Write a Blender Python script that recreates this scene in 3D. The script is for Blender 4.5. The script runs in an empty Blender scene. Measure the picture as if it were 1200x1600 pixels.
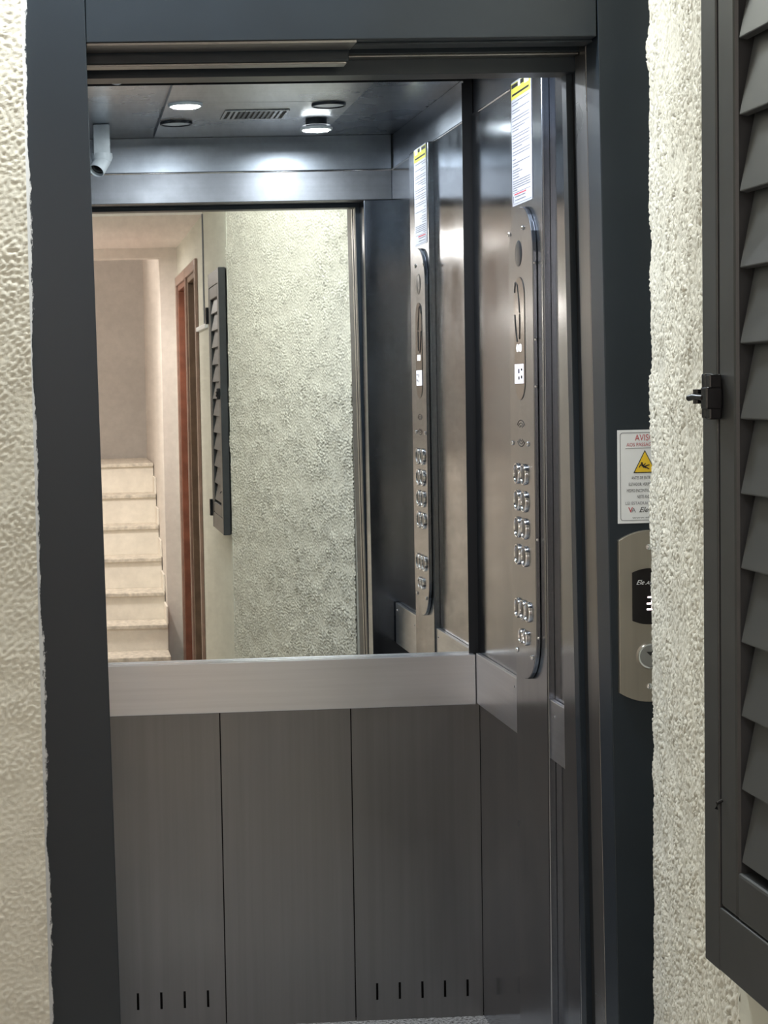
import bpy, bmesh, math, random
import numpy as np
from math import sin, cos, pi, radians, sqrt
from mathutils import Vector, Matrix

random.seed(4)
S = bpy.context.scene
COL = S.collection

# ------------------------------------------------------------------ camera
H = 1.595
F_PX, PX = 2900.0, 268.0
YAW, PITCH, ROLL = radians(3.3), radians(3.75), radians(1.35)
fwd = Vector((sin(YAW) * cos(PITCH), cos(YAW) * cos(PITCH), -sin(PITCH)))
r0 = Vector((cos(YAW), -sin(YAW), 0.0))
u0 = r0.cross(fwd)
rr = r0 * cos(ROLL) - u0 * sin(ROLL)
uu = u0 * cos(ROLL) + r0 * sin(ROLL)
cd = bpy.data.cameras.new('camera')
cam = bpy.data.objects.new('camera', cd)
COL.objects.link(cam)
M = Matrix((rr, uu, -fwd)).transposed().to_4x4()
M.translation = Vector((0, 0, H))
cam.matrix_world = M
cd.sensor_width = 36.0
cd.sensor_fit = 'AUTO'
cd.lens = 36.0 * F_PX / 1600.0
cd.shift_x = (600.0 - PX) / 1600.0
cd.shift_y = 0.0
cd.clip_start = 0.05
S.camera = cam

# ------------------------------------------------------------------ world, exposure
W = bpy.data.worlds.new('world')
S.world = W
W.use_nodes = True
W.node_tree.nodes['Background'].inputs[0].default_value = (0.75, 0.82, 1.0, 1)
W.node_tree.nodes['Background'].inputs[1].default_value = 0.05
S.view_settings.view_transform = 'Standard'
S.view_settings.look = 'None'
S.view_settings.gamma = 1.0
S.view_settings.use_curve_mapping = False
S.view_settings.exposure = 0.0

CABIN_SPOT_W = 7.5
LANDING_W = 33.0
STAIR_W = 9.0
WELL_W = 14.0
HALL_W = 30.0

# ------------------------------------------------------------------ materials
def new_mat(name):
    m = bpy.data.materials.new(name)
    m.use_nodes = True
    nt = m.node_tree
    b = nt.nodes['Principled BSDF']
    return m, nt, b

def bump(nt, b, height_socket, strength, dist):
    n = nt.nodes.new('ShaderNodeBump')
    n.inputs['Strength'].default_value = strength
    n.inputs['Distance'].default_value = dist
    nt.links.new(height_socket, n.inputs['Height'])
    nt.links.new(n.outputs['Normal'], b.inputs['Normal'])
    return n

def coords(nt, scale=(1, 1, 1)):
    tc = nt.nodes.new('ShaderNodeTexCoord')
    mp = nt.nodes.new('ShaderNodeMapping')
    mp.inputs['Scale'].default_value = scale
    nt.links.new(tc.outputs['Object'], mp.inputs['Vector'])
    return mp.outputs['Vector']

def noise(nt, vec, scale, detail=3.0, rough=0.5):
    n = nt.nodes.new('ShaderNodeTexNoise')
    n.inputs['Scale'].default_value = scale
    n.inputs['Detail'].default_value = detail
    n.inputs['Roughness'].default_value = rough
    if vec is not None:
        nt.links.new(vec, n.inputs['Vector'])
    return n

def ramp(nt, sock, stops):
    r = nt.nodes.new('ShaderNodeValToRGB')
    e = r.color_ramp.elements
    while len(e) < len(stops):
        e.new(0.5)
    for i, (p, c) in enumerate(stops):
        e[i].position = p
        e[i].color = (c[0], c[1], c[2], 1)
    nt.links.new(sock, r.inputs['Fac'])
    return r.outputs['Color']

def plain(name, col, rough=0.5, metal=0.0, nscale=0.0, namp=0.15, bscale=0, bstr=0.0, bdist=0.001, spec=0.5, coat=0.0):
    m, nt, b = new_mat(name)
    b.inputs['Roughness'].default_value = rough
    b.inputs['Metallic'].default_value = metal
    b.inputs['Specular IOR Level'].default_value = spec
    b.inputs['Coat Weight'].default_value = coat
    if nscale:
        v = coords(nt)
        n = noise(nt, v, nscale, 4)
        lo = tuple(c * (1 - namp) for c in col)
        hi = tuple(min(1, c * (1 + namp)) for c in col)
        nt.links.new(ramp(nt, n.outputs['Fac'], [(0.3, lo), (0.7, hi)]), b.inputs['Base Color'])
    else:
        b.inputs['Base Color'].default_value = (*col, 1)
    if bscale:
        v = coords(nt)
        n2 = noise(nt, v, bscale, 2)
        bump(nt, b, n2.outputs['Fac'], bstr, bdist)
    return m

def steel(name, col, rough, grain=(1, 1, 1), gstr=0.1, wav=0.0, aniso=0.0, rvar=0.06):
    """brushed stainless: stretched noise in roughness and bump, slow waviness of the sheet"""
    m, nt, b = new_mat(name)
    b.inputs['Metallic'].default_value = 1.0
    v = coords(nt, grain)
    n = noise(nt, v, 60, 3, 0.6)
    lo = tuple(c * 0.95 for c in col); hi = tuple(min(1, c * 1.05) for c in col)
    nt.links.new(ramp(nt, n.outputs['Fac'], [(0.3, lo), (0.7, hi)]), b.inputs['Base Color'])
    v2 = coords(nt)
    sm = noise(nt, v2, 3.5, 3, 0.6)
    mr = nt.nodes.new('ShaderNodeMapRange')
    mr.inputs['From Min'].default_value = 0.3
    mr.inputs['From Max'].default_value = 0.7
    mr.inputs['To Min'].default_value = max(0.0, rough - rvar)
    mr.inputs['To Max'].default_value = rough + rvar
    nt.links.new(sm.outputs['Fac'], mr.inputs['Value'])
    nt.links.new(mr.outputs['Result'], b.inputs['Roughness'])
    h = n.outputs['Fac']
    b1 = nt.nodes.new('ShaderNodeBump')
    b1.inputs['Strength'].default_value = gstr
    b1.inputs['Distance'].default_value = 0.0006
    nt.links.new(h, b1.inputs['Height'])
    if wav > 0:
        wv = noise(nt, v2, 2.2, 1, 0.4)
        b2 = nt.nodes.new('ShaderNodeBump')
        b2.inputs['Strength'].default_value = 1.0
        b2.inputs['Distance'].default_value = wav
        nt.links.new(wv.outputs['Fac'], b2.inputs['Height'])
        nt.links.new(b2.outputs['Normal'], b1.inputs['Normal'])
    nt.links.new(b1.outputs['Normal'], b.inputs['Normal'])
    return m

def emit(name, col, strength):
    m, nt, b = new_mat(name)
    b.inputs['Base Color'].default_value = (*col, 1)
    b.inputs['Emission Color'].default_value = (*col, 1)
    b.inputs['Emission Strength'].default_value = strength
    return m

def stucco(name, col):
    m, nt, b = new_mat(name)
    b.inputs['Roughness'].default_value = 0.62
    b.inputs['Specular IOR Level'].default_value = 0.35
    v = coords(nt)
    big = noise(nt, v, 2.5, 4, 0.6)
    lo = tuple(c * 0.93 for c in col); hi = tuple(min(1, c * 1.05) for c in col)
    nt.links.new(ramp(nt, big.outputs['Fac'], [(0.3, lo), (0.7, hi)]), b.inputs['Base Color'])
    fine = noise(nt, v, 420, 3, 0.6)
    bump(nt, b, fine.outputs['Fac'], 0.35, 0.0012)
    return m

M_PAINT = plain('dark_frame_paint', (0.012, 0.0185, 0.027), 0.38, bscale=350, bstr=0.12, bdist=0.0006, nscale=6, namp=0.12)
M_STEEL_SAT = steel('satin_steel', (0.255, 0.25, 0.253), 0.36, (1, 1, 0.02), 0.06)
M_STEEL_WALL = steel('side_wall_steel', (0.225, 0.247, 0.285), 0.17, (1, 1, 0.015), 0.05, 0.0008)
M_TRANSOM = steel('transom_steel', (0.25, 0.254, 0.275), 0.40, (0.02, 1, 1), 0.06)
M_STEEL_RAIL = steel('rail_steel', (0.78, 0.78, 0.81), 0.33, (0.02, 0.02, 1), 0.08, 0.0005)
M_STEEL_COP = steel('control_plate_steel', (0.275, 0.292, 0.325), 0.22, (1, 1, 0.02), 0.05)
M_STEEL_CEIL = steel('ceiling_steel', (0.52, 0.545, 0.59), 0.30, (0.03, 1, 1), 0.05)
M_STEEL_TRIM = steel('door_edge_steel', (0.33, 0.318, 0.31), 0.32, (1, 1, 0.02), 0.06)
M_MIRROR = steel('mirror_polish', (0.87, 0.89, 0.86), 0.008, (1, 1, 1), 0.0, 0.00006, rvar=0.004)
M_CHROME = plain('chrome', (0.78, 0.78, 0.80), 0.10, 1.0)
M_BUTTON = plain('button_cap_steel', (0.62, 0.62, 0.63), 0.24, 1.0)
M_CAP = plain('dark_button_cap', (0.22, 0.22, 0.23), 0.28, 1.0)
M_SHEET = plain('instruction_paper', (0.46, 0.46, 0.51), 0.5)
M_BLACK = plain('black_gap', (0.006, 0.006, 0.007), 0.6)
M_GLOSS_BLACK = plain('gloss_black', (0.012, 0.010, 0.011), 0.12)
M_SMOKE = plain('smoked_window', (0.20, 0.195, 0.195), 0.13, 0.9, coat=0.2)
M_DKTRIM = plain('dark_steel_trim', (0.06, 0.065, 0.075), 0.3, 0.8)
M_CEILRING = steel('ceiling_surround_steel', (0.46, 0.49, 0.54), 0.28, (0.03, 1, 1), 0.03, 0.0)
M_STUCCO = stucco('cream_stucco', (0.67, 0.635, 0.56))
M_WALLSM = plain('smooth_wall_paint', (0.60, 0.59, 0.52), 0.7, nscale=3, namp=0.05, bscale=60, bstr=0.15, bdist=0.002)
M_PINKW = plain('pale_pink_paint', (0.74, 0.68, 0.63), 0.75, nscale=3, namp=0.04, bscale=40, bstr=0.1, bdist=0.002)
M_CEIL = plain('ceiling_paint', (0.86, 0.78, 0.74), 0.8, nscale=2, namp=0.03)
M_BACKW = plain('stair_back_paint', (0.50, 0.46, 0.43), 0.8, nscale=2.5, namp=0.06)
M_WOOD = plain('red_brown_wood', (0.20, 0.075, 0.045), 0.35, nscale=14, namp=0.25)
M_WOOD2 = plain('dull_brown_wood', (0.17, 0.11, 0.075), 0.38, nscale=14, namp=0.2)
M_CASING = plain('casing_wood', (0.30, 0.19, 0.15), 0.3, nscale=20, namp=0.15)
M_SHUT = plain('grey_shutter_paint', (0.032, 0.034, 0.037), 0.42, nscale=25, namp=0.1)
M_SHUT_SLAT = plain('grey_slat_paint', (0.043, 0.046, 0.050), 0.45, nscale=25, namp=0.08)
M_LATCH = plain('black_latch', (0.01, 0.01, 0.012), 0.22)
M_LOP = steel('call_plate_steel', (0.44, 0.40, 0.345), 0.42, (1, 1, 0.03), 0.05)
M_WHITE = plain('sticker_white', (0.82, 0.83, 0.86), 0.45)
M_RED = plain('print_red', (0.50, 0.05, 0.07), 0.5)
M_INK = plain('print_black', (0.015, 0.015, 0.018), 0.5)
M_GREYINK = plain('print_grey', (0.17, 0.17, 0.20), 0.5)
M_YELLOW = plain('print_yellow', (0.85, 0.56, 0.03), 0.5)
M_YELLOW2 = plain('print_olive_yellow', (0.62, 0.58, 0.08), 0.5)
M_PLASTIC = plain('grey_white_plastic', (0.62, 0.65, 0.67), 0.4)
M_LAMPOFF = plain('frosted_glass_unlit', (0.90, 0.93, 0.93), 0.3)
M_LAMPON = emit('spot_lit', (0.95, 0.98, 1.0), 12.0)
M_SCREEN = emit('screen_white', (0.90, 0.89, 1.0), 0.95)
M_CORNICE = steel('cornice_steel', (0.33, 0.35, 0.39), 0.34, (0.03, 0.03, 1), 0.03, 0.0)
M_LED = emit('indicator_white', (1.0, 1.0, 1.0), 1.6)
M_DIGIT = emit('digit_white', (1.0, 0.86, 0.88), 3.0)
M_LANDLAMP = emit('landing_diffuser', (0.92, 1.0, 0.94), 6.0)
M_ADDEDLAMP = emit('added_lamp_diffuser', (1.0, 0.80, 0.70), 6.0)

def granite():
    m, nt, b = new_mat('speckled_granite')
    v = coords(nt)
    n = noise(nt, v, 130, 5, 0.75)
    nt.links.new(ramp(nt, n.outputs['Fac'], [(0.40, (0.12, 0.11, 0.10)), (0.50, (0.50, 0.49, 0.47)), (0.62, (0.80, 0.79, 0.77))]), b.inputs['Base Color'])
    b.inputs['Roughness'].default_value = 0.25
    return m
M_GRANITE = granite()
M_FLOOR = plain('landing_floor_tile', (0.46, 0.42, 0.38), 0.35, nscale=8, namp=0.15)

def jamb_paint():
    """dark paint with a worn brush smear of white wall paint along the outer edge (object x = 0 at that edge)"""
    m, nt, b = new_mat('dark_paint_with_white_smear')
    b.inputs['Roughness'].default_value = 0.38
    tc = nt.nodes.new('ShaderNodeTexCoord')
    sx = nt.nodes.new('ShaderNodeSeparateXYZ')
    nt.links.new(tc.outputs['Object'], sx.inputs[0])
    v = coords(nt, (1, 1, 0.35))
    slow = noise(nt, coords(nt, (0, 0, 1)), 3.2, 3, 0.6)
    fine = noise(nt, v, 160, 4, 0.7)
    # width of the smear varies slowly with height
    wid = nt.nodes.new('ShaderNodeMapRange')
    for k, val in (('From Min', 0.35), ('From Max', 0.75), ('To Min', 0.0008), ('To Max', 0.024)):
        wid.inputs[k].default_value = val
    nt.links.new(slow.outputs['Fac'], wid.inputs['Value'])
    div = nt.nodes.new('ShaderNodeMath'); div.operation = 'DIVIDE'
    nt.links.new(sx.outputs[0], div.inputs[0]); nt.links.new(wid.outputs['Result'], div.inputs[1])
    add = nt.nodes.new('ShaderNodeMath'); add.operation = 'MULTIPLY_ADD'
    nt.links.new(fine.outputs['Fac'], add.inputs[0]); add.inputs[1].default_value = 1.5
    nt.links.new(div.outputs[0], add.inputs[2])
    mr = nt.nodes.new('ShaderNodeMapRange')
    for k, val in (('From Min', 1.35), ('From Max', 1.15), ('To Min', 0.0), ('To Max', 1.0)):
        mr.inputs[k].default_value = val
    nt.links.new(add.outputs[0], mr.inputs['Value'])
    mx = nt.nodes.new('ShaderNodeMix'); mx.data_type = 'RGBA'
    mx.inputs[6].default_value = (0.012, 0.0185, 0.027, 1)
    mx.inputs[7].default_value = (0.62, 0.62, 0.64, 1)
    nt.links.new(mr.outputs['Result'], mx.inputs[0])
    nt.links.new(mx.outputs[2], b.inputs['Base Color'])
    n2 = noise(nt, coords(nt), 350, 2)
    bump(nt, b, n2.outputs['Fac'], 0.12, 0.0006)
    return m
M_JAMB_L = jamb_paint()

# ------------------------------------------------------------------ mesh helpers
class MB:
    def __init__(self):
        self.bm = bmesh.new()

    def box(self, x0, x1, y0, y1, z0, z1):
        return self.hexa([(x0, y0, z0), (x1, y0, z0), (x1, y1, z0), (x0, y1, z0),
                          (x0, y0, z1), (x1, y0, z1), (x1, y1, z1), (x0, y1, z1)])

    def hexa(self, c):
        v = [self.bm.verts.new(p) for p in c]
        for f in ((3, 2, 1, 0), (4, 5, 6, 7), (0, 1, 5, 4), (1, 2, 6, 5), (2, 3, 7, 6), (3, 0, 4, 7)):
            self.bm.faces.new([v[i] for i in f])
        return self

    def quad(self, *pts):
        self.bm.faces.new([self.bm.verts.new(p) for p in pts])
        return self

    def prism(self, pts, ex):
        """polygon (3-D points) pushed along the vector ex"""
        ex = Vector(ex)
        a = [self.bm.verts.new(p) for p in pts]
        b = [self.bm.verts.new(Vector(p) + ex) for p in pts]
        n = len(pts)
        self.bm.faces.new(a[::-1]); self.bm.faces.new(b)
        for i in range(n):
            j = (i + 1) % n
            self.bm.faces.new((a[i], a[j], b[j], b[i]))
        return self

    def lathe(self, origin, axis, prof, n=24, squash=None):
        """prof: (radius, distance along axis)"""
        o = Vector(origin); ax = Vector(axis).normalized()
        t = Vector((0, 0, 1)) if abs(ax.z) < 0.9 else Vector((1, 0, 0))
        e1 = ax.cross(t).normalized(); e2 = ax.cross(e1)
        rings = []
        for r, d in prof:
            if r < 1e-7:
                rings.append([self.bm.verts.new(o + ax * d)])
            else:
                rings.append([self.bm.verts.new(o + ax * d + (e1 * cos(2 * pi * k / n) + e2 * sin(2 * pi * k / n)) * r) for k in range(n)])
        for A, B in zip(rings, rings[1:]):
            for k in range(n):
                j = (k + 1) % n
                a = [A[0]] if len(A) == 1 else [A[k], A[j]]
                b = [B[0]] if len(B) == 1 else [B[j], B[k]]
                if len(a) + len(b) > 2:
                    self.bm.faces.new(a + b)
        return self

    def tube(self, pts, r, n=8):
        pts = [Vector(p) for p in pts]
        rings = []
        for i, p in enumerate(pts):
            d = (pts[min(i + 1, len(pts) - 1)] - pts[max(i - 1, 0)]).normalized()
            t = Vector((0, 0, 1)) if abs(d.z) < 0.9 else Vector((1, 0, 0))
            e1 = d.cross(t).normalized(); e2 = d.cross(e1)
            rings.append([self.bm.verts.new(p + (e1 * cos(2 * pi * k / n) + e2 * sin(2 * pi * k / n)) * r) for k in range(n)])
        for A, B in zip(rings, rings[1:]):
            for k in range(n):
                j = (k + 1) % n
                self.bm.faces.new((A[k], A[j], B[j], B[k]))
        self.bm.faces.new(rings[0][::-1]); self.bm.faces.new(rings[-1])
        return self

    def build(self, name, mat, parent=None, bevel=0.0, smooth=False, origin=None):
        bm = self.bm
        bmesh.ops.recalc_face_normals(bm, faces=bm.faces)
        off = world_of(parent) if parent is not None else Vector((0, 0, 0))
        o0 = Vector(origin) if origin is not None else (off if parent is not None else Vector((0, 0, 0)))
        bmesh.ops.translate(bm, verts=bm.verts, vec=-o0)
        if bevel > 0:
            bmesh.ops.bevel(bm, geom=[e for e in bm.edges if len(e.link_faces) == 2 and e.calc_face_angle(0) > 0.6],
                            offset=bevel, segments=2, affect='EDGES', profile=0.5, clamp_overlap=True)
        if smooth:
            for f in bm.faces:
                f.smooth = True
        me = bpy.data.meshes.new(name)
        bm.to_mesh(me); bm.free()
        me.materials.append(mat)
        if smooth:
            me.set_sharp_from_angle(angle=radians(38))
        o = bpy.data.objects.new(name, me)
        COL.objects.link(o)
        o.location = o0 - off
        if parent is not None:
            o.parent = parent
        return o

def world_of(o):
    v = Vector((0, 0, 0))
    while o is not None:
        v += o.location
        o = o.parent
    return v

def tag(o, label, cat, group=None, kind=None):
    o['label'] = label; o['category'] = cat
    if group: o['group'] = group
    if kind: o['kind'] = kind
    return o

def thing(name, loc, label, cat, group=None, kind=None):
    o = bpy.data.objects.new(name, None)
    o.empty_display_size = 0.05
    COL.objects.link(o)
    o.location = loc
    return tag(o, label, cat, group, kind)

def struct(o, label, cat):
    return tag(o, label, cat, kind='structure')

def link_copy(o, parent, loc):
    c = o.copy(); COL.objects.link(c); c.parent = parent; c.location = loc
    return c

def capsule(y0, y1, z0, z1, n=14):
    """outline of a plate with half-round ends, in the y-z plane"""
    r = (y1 - y0) / 2; yc = (y0 + y1) / 2
    p = [(yc + r * cos(a), z1 - r + r * sin(a)) for a in [pi * k / n for k in range(n + 1)]]
    p += [(yc + r * cos(a), z0 + r + r * sin(a)) for a in [pi + pi * k / n for k in range(n + 1)]]
    return p

def text(body, size, mat, parent, loc, rot, align='CENTER', shear=0.0, width=None, bold=0.0, name='lettering'):
    cu = bpy.data.curves.new('t', 'FONT')
    cu.body = body; cu.size = size; cu.align_x = align; cu.align_y = 'CENTER'
    cu.shear = shear; cu.offset = bold * size; cu.resolution_u = 3
    to = bpy.data.objects.new('t', cu)
    COL.objects.link(to)
    dg = bpy.context.evaluated_depsgraph_get()
    me = bpy.data.meshes.new_from_object(to.evaluated_get(dg))
    bpy.data.objects.remove(to); bpy.data.curves.remove(cu)
    me.name = name
    if width and len(me.vertices):
        xs = [v.co.x for v in me.vertices]; w = max(xs) - min(xs)
        for v in me.vertices: v.co.x *= width / w
    me.materials.clear(); me.materials.append(mat)
    o = bpy.data.objects.new(name, me)
    COL.objects.link(o)
    o.parent = parent
    o.location = Vector(loc) - world_of(parent)
    o.rotation_euler = rot
    return o

FACE_Y = (radians(90), 0, 0)             # text on a plane facing -Y
FACE_X = (radians(90), 0, radians(-90))  # text on a plane facing -X

# ------------------------------------------------------------------ main dimensions (metres)
YF = 3.16            # front face of the painted landing frame
YC = 3.46            # inner face of the cabin front
YP, YM = 4.545, 4.56 # lower back panels, mirror
XL, XR = 0.045, 1.022
ZW, ZC = 2.25, 2.345 # top of cabin wall sheets, cabin ceiling
ZTOP = 2.160         # cabin opening
ZCOR = 2.39          # corridor ceiling
ZLAN, YSTEP = 2.95, 0.62   # higher ceiling over the landing
A = (0.9630, 2.99); B = (0.663, 1.79)     # ends of the slanted stucco wall
def xl(z): return 0.057 + (2.2 - z) * 0.0095
def xr(z): return 0.929 + (2.2 - z) * 0.0125

# ------------------------------------------------------------------ setting: floors, ceilings, corridor walls
struct(MB().box(-0.80, 1.4, -1.02, 3.30, -0.05, 0.0).build('floor', M_FLOOR), 'brown tiled floor of the landing in front of the elevator', 'floor')
cf = MB().box(XL - 0.02, XR + 0.02, 3.34, 4.62, -0.05, 0.0).build('floor', M_GRANITE)
struct(cf, 'speckled pale granite floor inside the elevator cabin', 'floor')
struct(MB().box(-0.85, 1.4, -1.30, YSTEP, ZCOR, ZLAN + 0.06).build('ceiling', M_CEIL), 'pale ceiling of the corridor seen at the top of the mirror', 'ceiling')

struct(MB().box(-0.95, 1.4, YSTEP, 3.40, ZLAN, ZLAN + 0.06).build('ceiling', M_CEIL), 'higher pale ceiling over the elevator landing', 'ceiling')
rng = np.random.default_rng(7)
def relief(nu, nv, du, dv, feat, seed):
    """roller-textured plaster: band-passed noise pushed to flat-topped worms"""
    g = np.random.default_rng(seed).standard_normal((nv, nu))
    fu = np.fft.fftfreq(nu, du)[None, :]; fv = np.fft.fftfreq(nv, dv)[:, None]
    f = np.sqrt((fu) ** 2 + (fv * 0.8) ** 2)
    k0 = 1.0 / feat
    H1 = np.exp(-((f - k0) / (0.62 * k0)) ** 2)
    h = np.real(np.fft.ifft2(np.fft.fft2(g) * H1)); h /= h.std()
    H2 = np.exp(-(f / (0.12 * k0)) ** 2)
    s = np.real(np.fft.ifft2(np.fft.fft2(np.random.default_rng(seed + 1).standard_normal((nv, nu))) * H2)); s /= s.std()
    return np.tanh(1.4 * h + 0.3) * (0.75 + 0.22 * np.clip(s, -1.5, 1.5)) + 0.25 * s

def stucco_wall(name, p0, p1, z0, z1, nrm, step, amp, feat, seed, mat):
    p0 = np.array(p0); p1 = np.array(p1); L = np.linalg.norm(p1 - p0)
    nu = int(L / step) + 1; nv = int((z1 - z0) / step) + 1
    h = relief(nu, nv, L / (nu - 1), (z1 - z0) / (nv - 1), feat, seed) * amp
    u = np.linspace(0, 1, nu)
    xy = p0[None, :] + (p1 - p0)[None, :] * u[:, None]
    z = np.linspace(z0, z1, nv)
    co = np.zeros((nv, nu, 3))
    co[..., 0] = xy[None, :, 0] + h * nrm[0]
    co[..., 1] = xy[None, :, 1] + h * nrm[1]
    co[..., 2] = z[:, None]
    idx = np.arange(nu * nv).reshape(nv, nu)
    q = np.stack([idx[:-1, :-1], idx[:-1, 1:], idx[1:, 1:], idx[1:, :-1]], -1).reshape(-1, 4)
    me = bpy.data.meshes.new(name)
    me.vertices.add(nu * nv); me.vertices.foreach_set('co', co.reshape(-1))
    me.loops.add(q.size); me.loops.foreach_set('vertex_index', q.reshape(-1).astype(np.int32))
    me.polygons.add(len(q)); me.polygons.foreach_set('loop_start', np.arange(0, q.size, 4, dtype=np.int32))
    me.polygons.foreach_set('use_smooth', np.ones(len(q), dtype=bool))
    me.update(calc_edges=True); me.validate()
    me.materials.append(mat)
    o = bpy.data.objects.new(name, me); COL.objects.link(o)
    return o

# slanted stucco wall right of the elevator: a solid core and its rough plaster skin
ab = Vector((B[0] - A[0], B[1] - A[1])); ab.normalize()
nn = (ab.y, -ab.x)
if nn[0] > 0: nn = (-nn[0], -nn[1])
o_ = 0.005
wr = MB().prism([(A[0] - nn[0] * o_, A[1], 0), (B[0] - nn[0] * o_, B[1] - nn[1] * o_, 0), (1.40, B[1], 0), (1.40, A[1], 0)], (0, 0, ZLAN)).build('wall_right', M_STUCCO)
struct(wr, 'cream rough stucco wall slanting out to the right of the elevator', 'wall')
sk = stucco_wall('plaster', A, B, 0.3, ZCOR, nn, 0.0034, 0.0038, 0.0115, 11, M_STUCCO); sk.parent = wr

# left stucco wall beside the frame (faces the camera)
wl = MB().box(-0.85, -0.050, 3.125, 3.40, 0, ZLAN).build('wall_left', M_STUCCO)
struct(wl, 'cream rough stucco wall along the left of the dark frame', 'wall')
sk = stucco_wall('plaster', (-0.40, 3.120), (-0.049, 3.120), 0.3, ZCOR, (0, -1), 0.0030, 0.0012, 0.0120, 23, M_STUCCO); sk.parent = wl

# wall above and beside the landing frame
wf = MB()
wf.box(-0.05, 1.40, 3.18, 3.34, 2.34, ZLAN)
wf.box(1.075, 1.40, 2.985, 3.34, 0, ZLAN)
wf = wf.build('wall_front', M_WALLSM)
struct(wf, 'narrow plaster strip above the dark elevator frame', 'wall')

# corridor walls (seen in the mirror)
cw = MB()
D1, D2, D3 = 0.20, -0.47, -1.25    # door openings
X0, X1 = 0.663, 0.80
ZD = 2.17
cw.box(X0, X1, D1, 1.795, 0, ZCOR)
cw.box(X0, X1, YSTEP, 1.795, ZCOR, ZLAN)
cw.box(X0, X1, -0.50, -0.44, 0, ZD)
cw.box(X0, X1, -1.30, -1.22, 0, ZD)
cw.box(X0, X1, -1.30, D1, ZD, ZCOR)
cw = struct(cw.build('wall_corridor_right', M_WALLSM), 'smooth pale wall behind the louvered shutter and the brown doors', 'wall')
struct(MB().box(-0.92, -0.80, -1.30, 3.15, 0, ZLAN).build('wall_corridor_left', M_WALLSM), 'plain pale wall on the left side of the corridor', 'wall')
ws = MB()
ws.box(0.565, 0.80, -1.42, -1.30, 0, ZCOR)
ws.box(-0.92, 0.565, -1.42, -1.30, 2.335, ZCOR)
ws = struct(ws.build('wall_stair_opening', M_PINKW), 'pale pink pier and lintel framing the staircase in the mirror', 'wall')
wsr = MB()
wsr.box(0.565, 0.70, -3.4, -1.42, 0, 3.3)
wsr.box(-1.0, -0.85, -3.4, -1.42, 0, 3.3)
struct(wsr.build('wall_stair_side', M_PINKW), 'pale pink side wall running up the staircase', 'wall')
struct(MB().box(-1.0, 0.70, -3.5, -3.4, 0, 3.3).build('wall_stair_back', M_BACKW), 'dull beige wall at the head of the stairs', 'wall')
struct(MB().box(-1.0, 0.70, -3.5, -1.30, 3.3, 3.36).build('ceiling', M_CEIL), 'high ceiling over the staircase well', 'ceiling')
struct(MB().box(-0.85, 0.565, -1.42, -1.40, 2.39, 3.3).build('wall_stair_front', M_PINKW), 'upper wall of the stairwell above its lintel', 'wall')

# ------------------------------------------------------------------ staircase
st = thing('staircase', (0.1, -1.2, 0), 'cream painted staircase with worn nosings reflected in the mirror', 'stairs')
M_RISER = plain('riser_paint', (0.84, 0.78, 0.70), 0.7, nscale=9, namp=0.05)
M_TREAD = plain('worn_tread', (0.64, 0.58, 0.50), 0.6, nscale=35, namp=0.28)
steps = [(-0.95, 0.0, 0.145), (-1.2, 0.145, 0.29), (-1.45, 0.29, 0.445), (-1.70, 0.445, 0.62), (-1.95, 0.62, 0.79), (-2.2, 0.79, 0.965), (-2.45, 0.965, 1.145)]
for i, (y, za, zb) in enumerate(steps):
    yend = -3.39 if i == len(steps) - 1 else y - 0.27
    w0 = 0.56
    MB().box(-0.78, w0, y - 0.02, y, za, zb - 0.022).build('riser', M_RISER, st, 0.001)
    MB().box(-0.78, w0, yend, y + 0.018, zb - 0.022, zb).build('tread', M_TREAD, st, 0.004)
for i, (y, za, zb) in enumerate(steps[1:6]):
    MB().box(0.553, 0.564, y - 0.26, y - 0.005, zb, zb + 0.10).build('skirting', M_RISER, st, 0.002)

# ------------------------------------------------------------------ brown corridor doors
def wood_door(name, ya, yb, mat, label):
    d = thing(name, (X0, (ya + yb) / 2, 0), label, 'door', kind='structure')
    MB().box(X0 + 0.055, X0 + 0.09, ya + 0.002, yb - 0.002, 0.005, ZD - 0.03).build('leaf', mat, d, 0.002)
    for (pa, pb) in ((0.15, 0.95), (1.05, 2.0)):
        MB().box(X0 + 0.045, X0 + 0.06, ya + 0.12, yb - 0.12, pa, pb).build('leaf_panel', mat, d, 0.006)
    for yy, s in ((ya, -1), (yb, 1)):
        y0, y1 = sorted((yy, yy + s * 0.045))
        MB().box(X0 - 0.016, X0, y0, y1, 0, ZD + 0.05).build('casing', M_CASING, d, 0.004)
        y0, y1 = sorted((yy, yy - s * 0.03))
        MB().box(X0 - 0.004, X0 + 0.10, y0, y1, 0, ZD).build('jamb', mat, d, 0.003)
    MB().box(X0 - 0.016, X0, ya - 0.0, yb + 0.0, ZD, ZD + 0.05).build('head_casing', M_CASING, d, 0.004)
    MB().box(X0 - 0.004, X0 + 0.10, ya + 0.03, yb - 0.03, ZD - 0.028, ZD).build('head_jamb', mat, d, 0.003)
    return d
wood_door('door_2', -0.44, D1, M_WOOD2, 'dull brown wooden door in the mirror, nearer to the shutter')
wood_door('door_3', -1.22, -0.50, M_WOOD, 'red-brown wooden door in the mirror, nearer to the stairs')

# thin cables on the corridor wall
cb = MB().tube([(X0 - 0.004, 0.65, ZCOR), (X0 - 0.004, 0.655, 2.25), (X0 - 0.004, 0.645, 2.05), (X0 - 0.004, 0.66, 1.89)], 0.004, 6)
tag(cb.build('wall_cable', M_GREYINK), 'thin dark cable dropping down the wall beside the shutter in the mirror', 'cable')
ct = MB().box(X0 - 0.014, X0, 0.25, 0.80, 1.87, 1.89)
tag(ct.build('cable_trunking', M_WHITE, bevel=0.002), 'short white cable trunking between brown door and shutter in the mirror', 'trunking')

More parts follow.
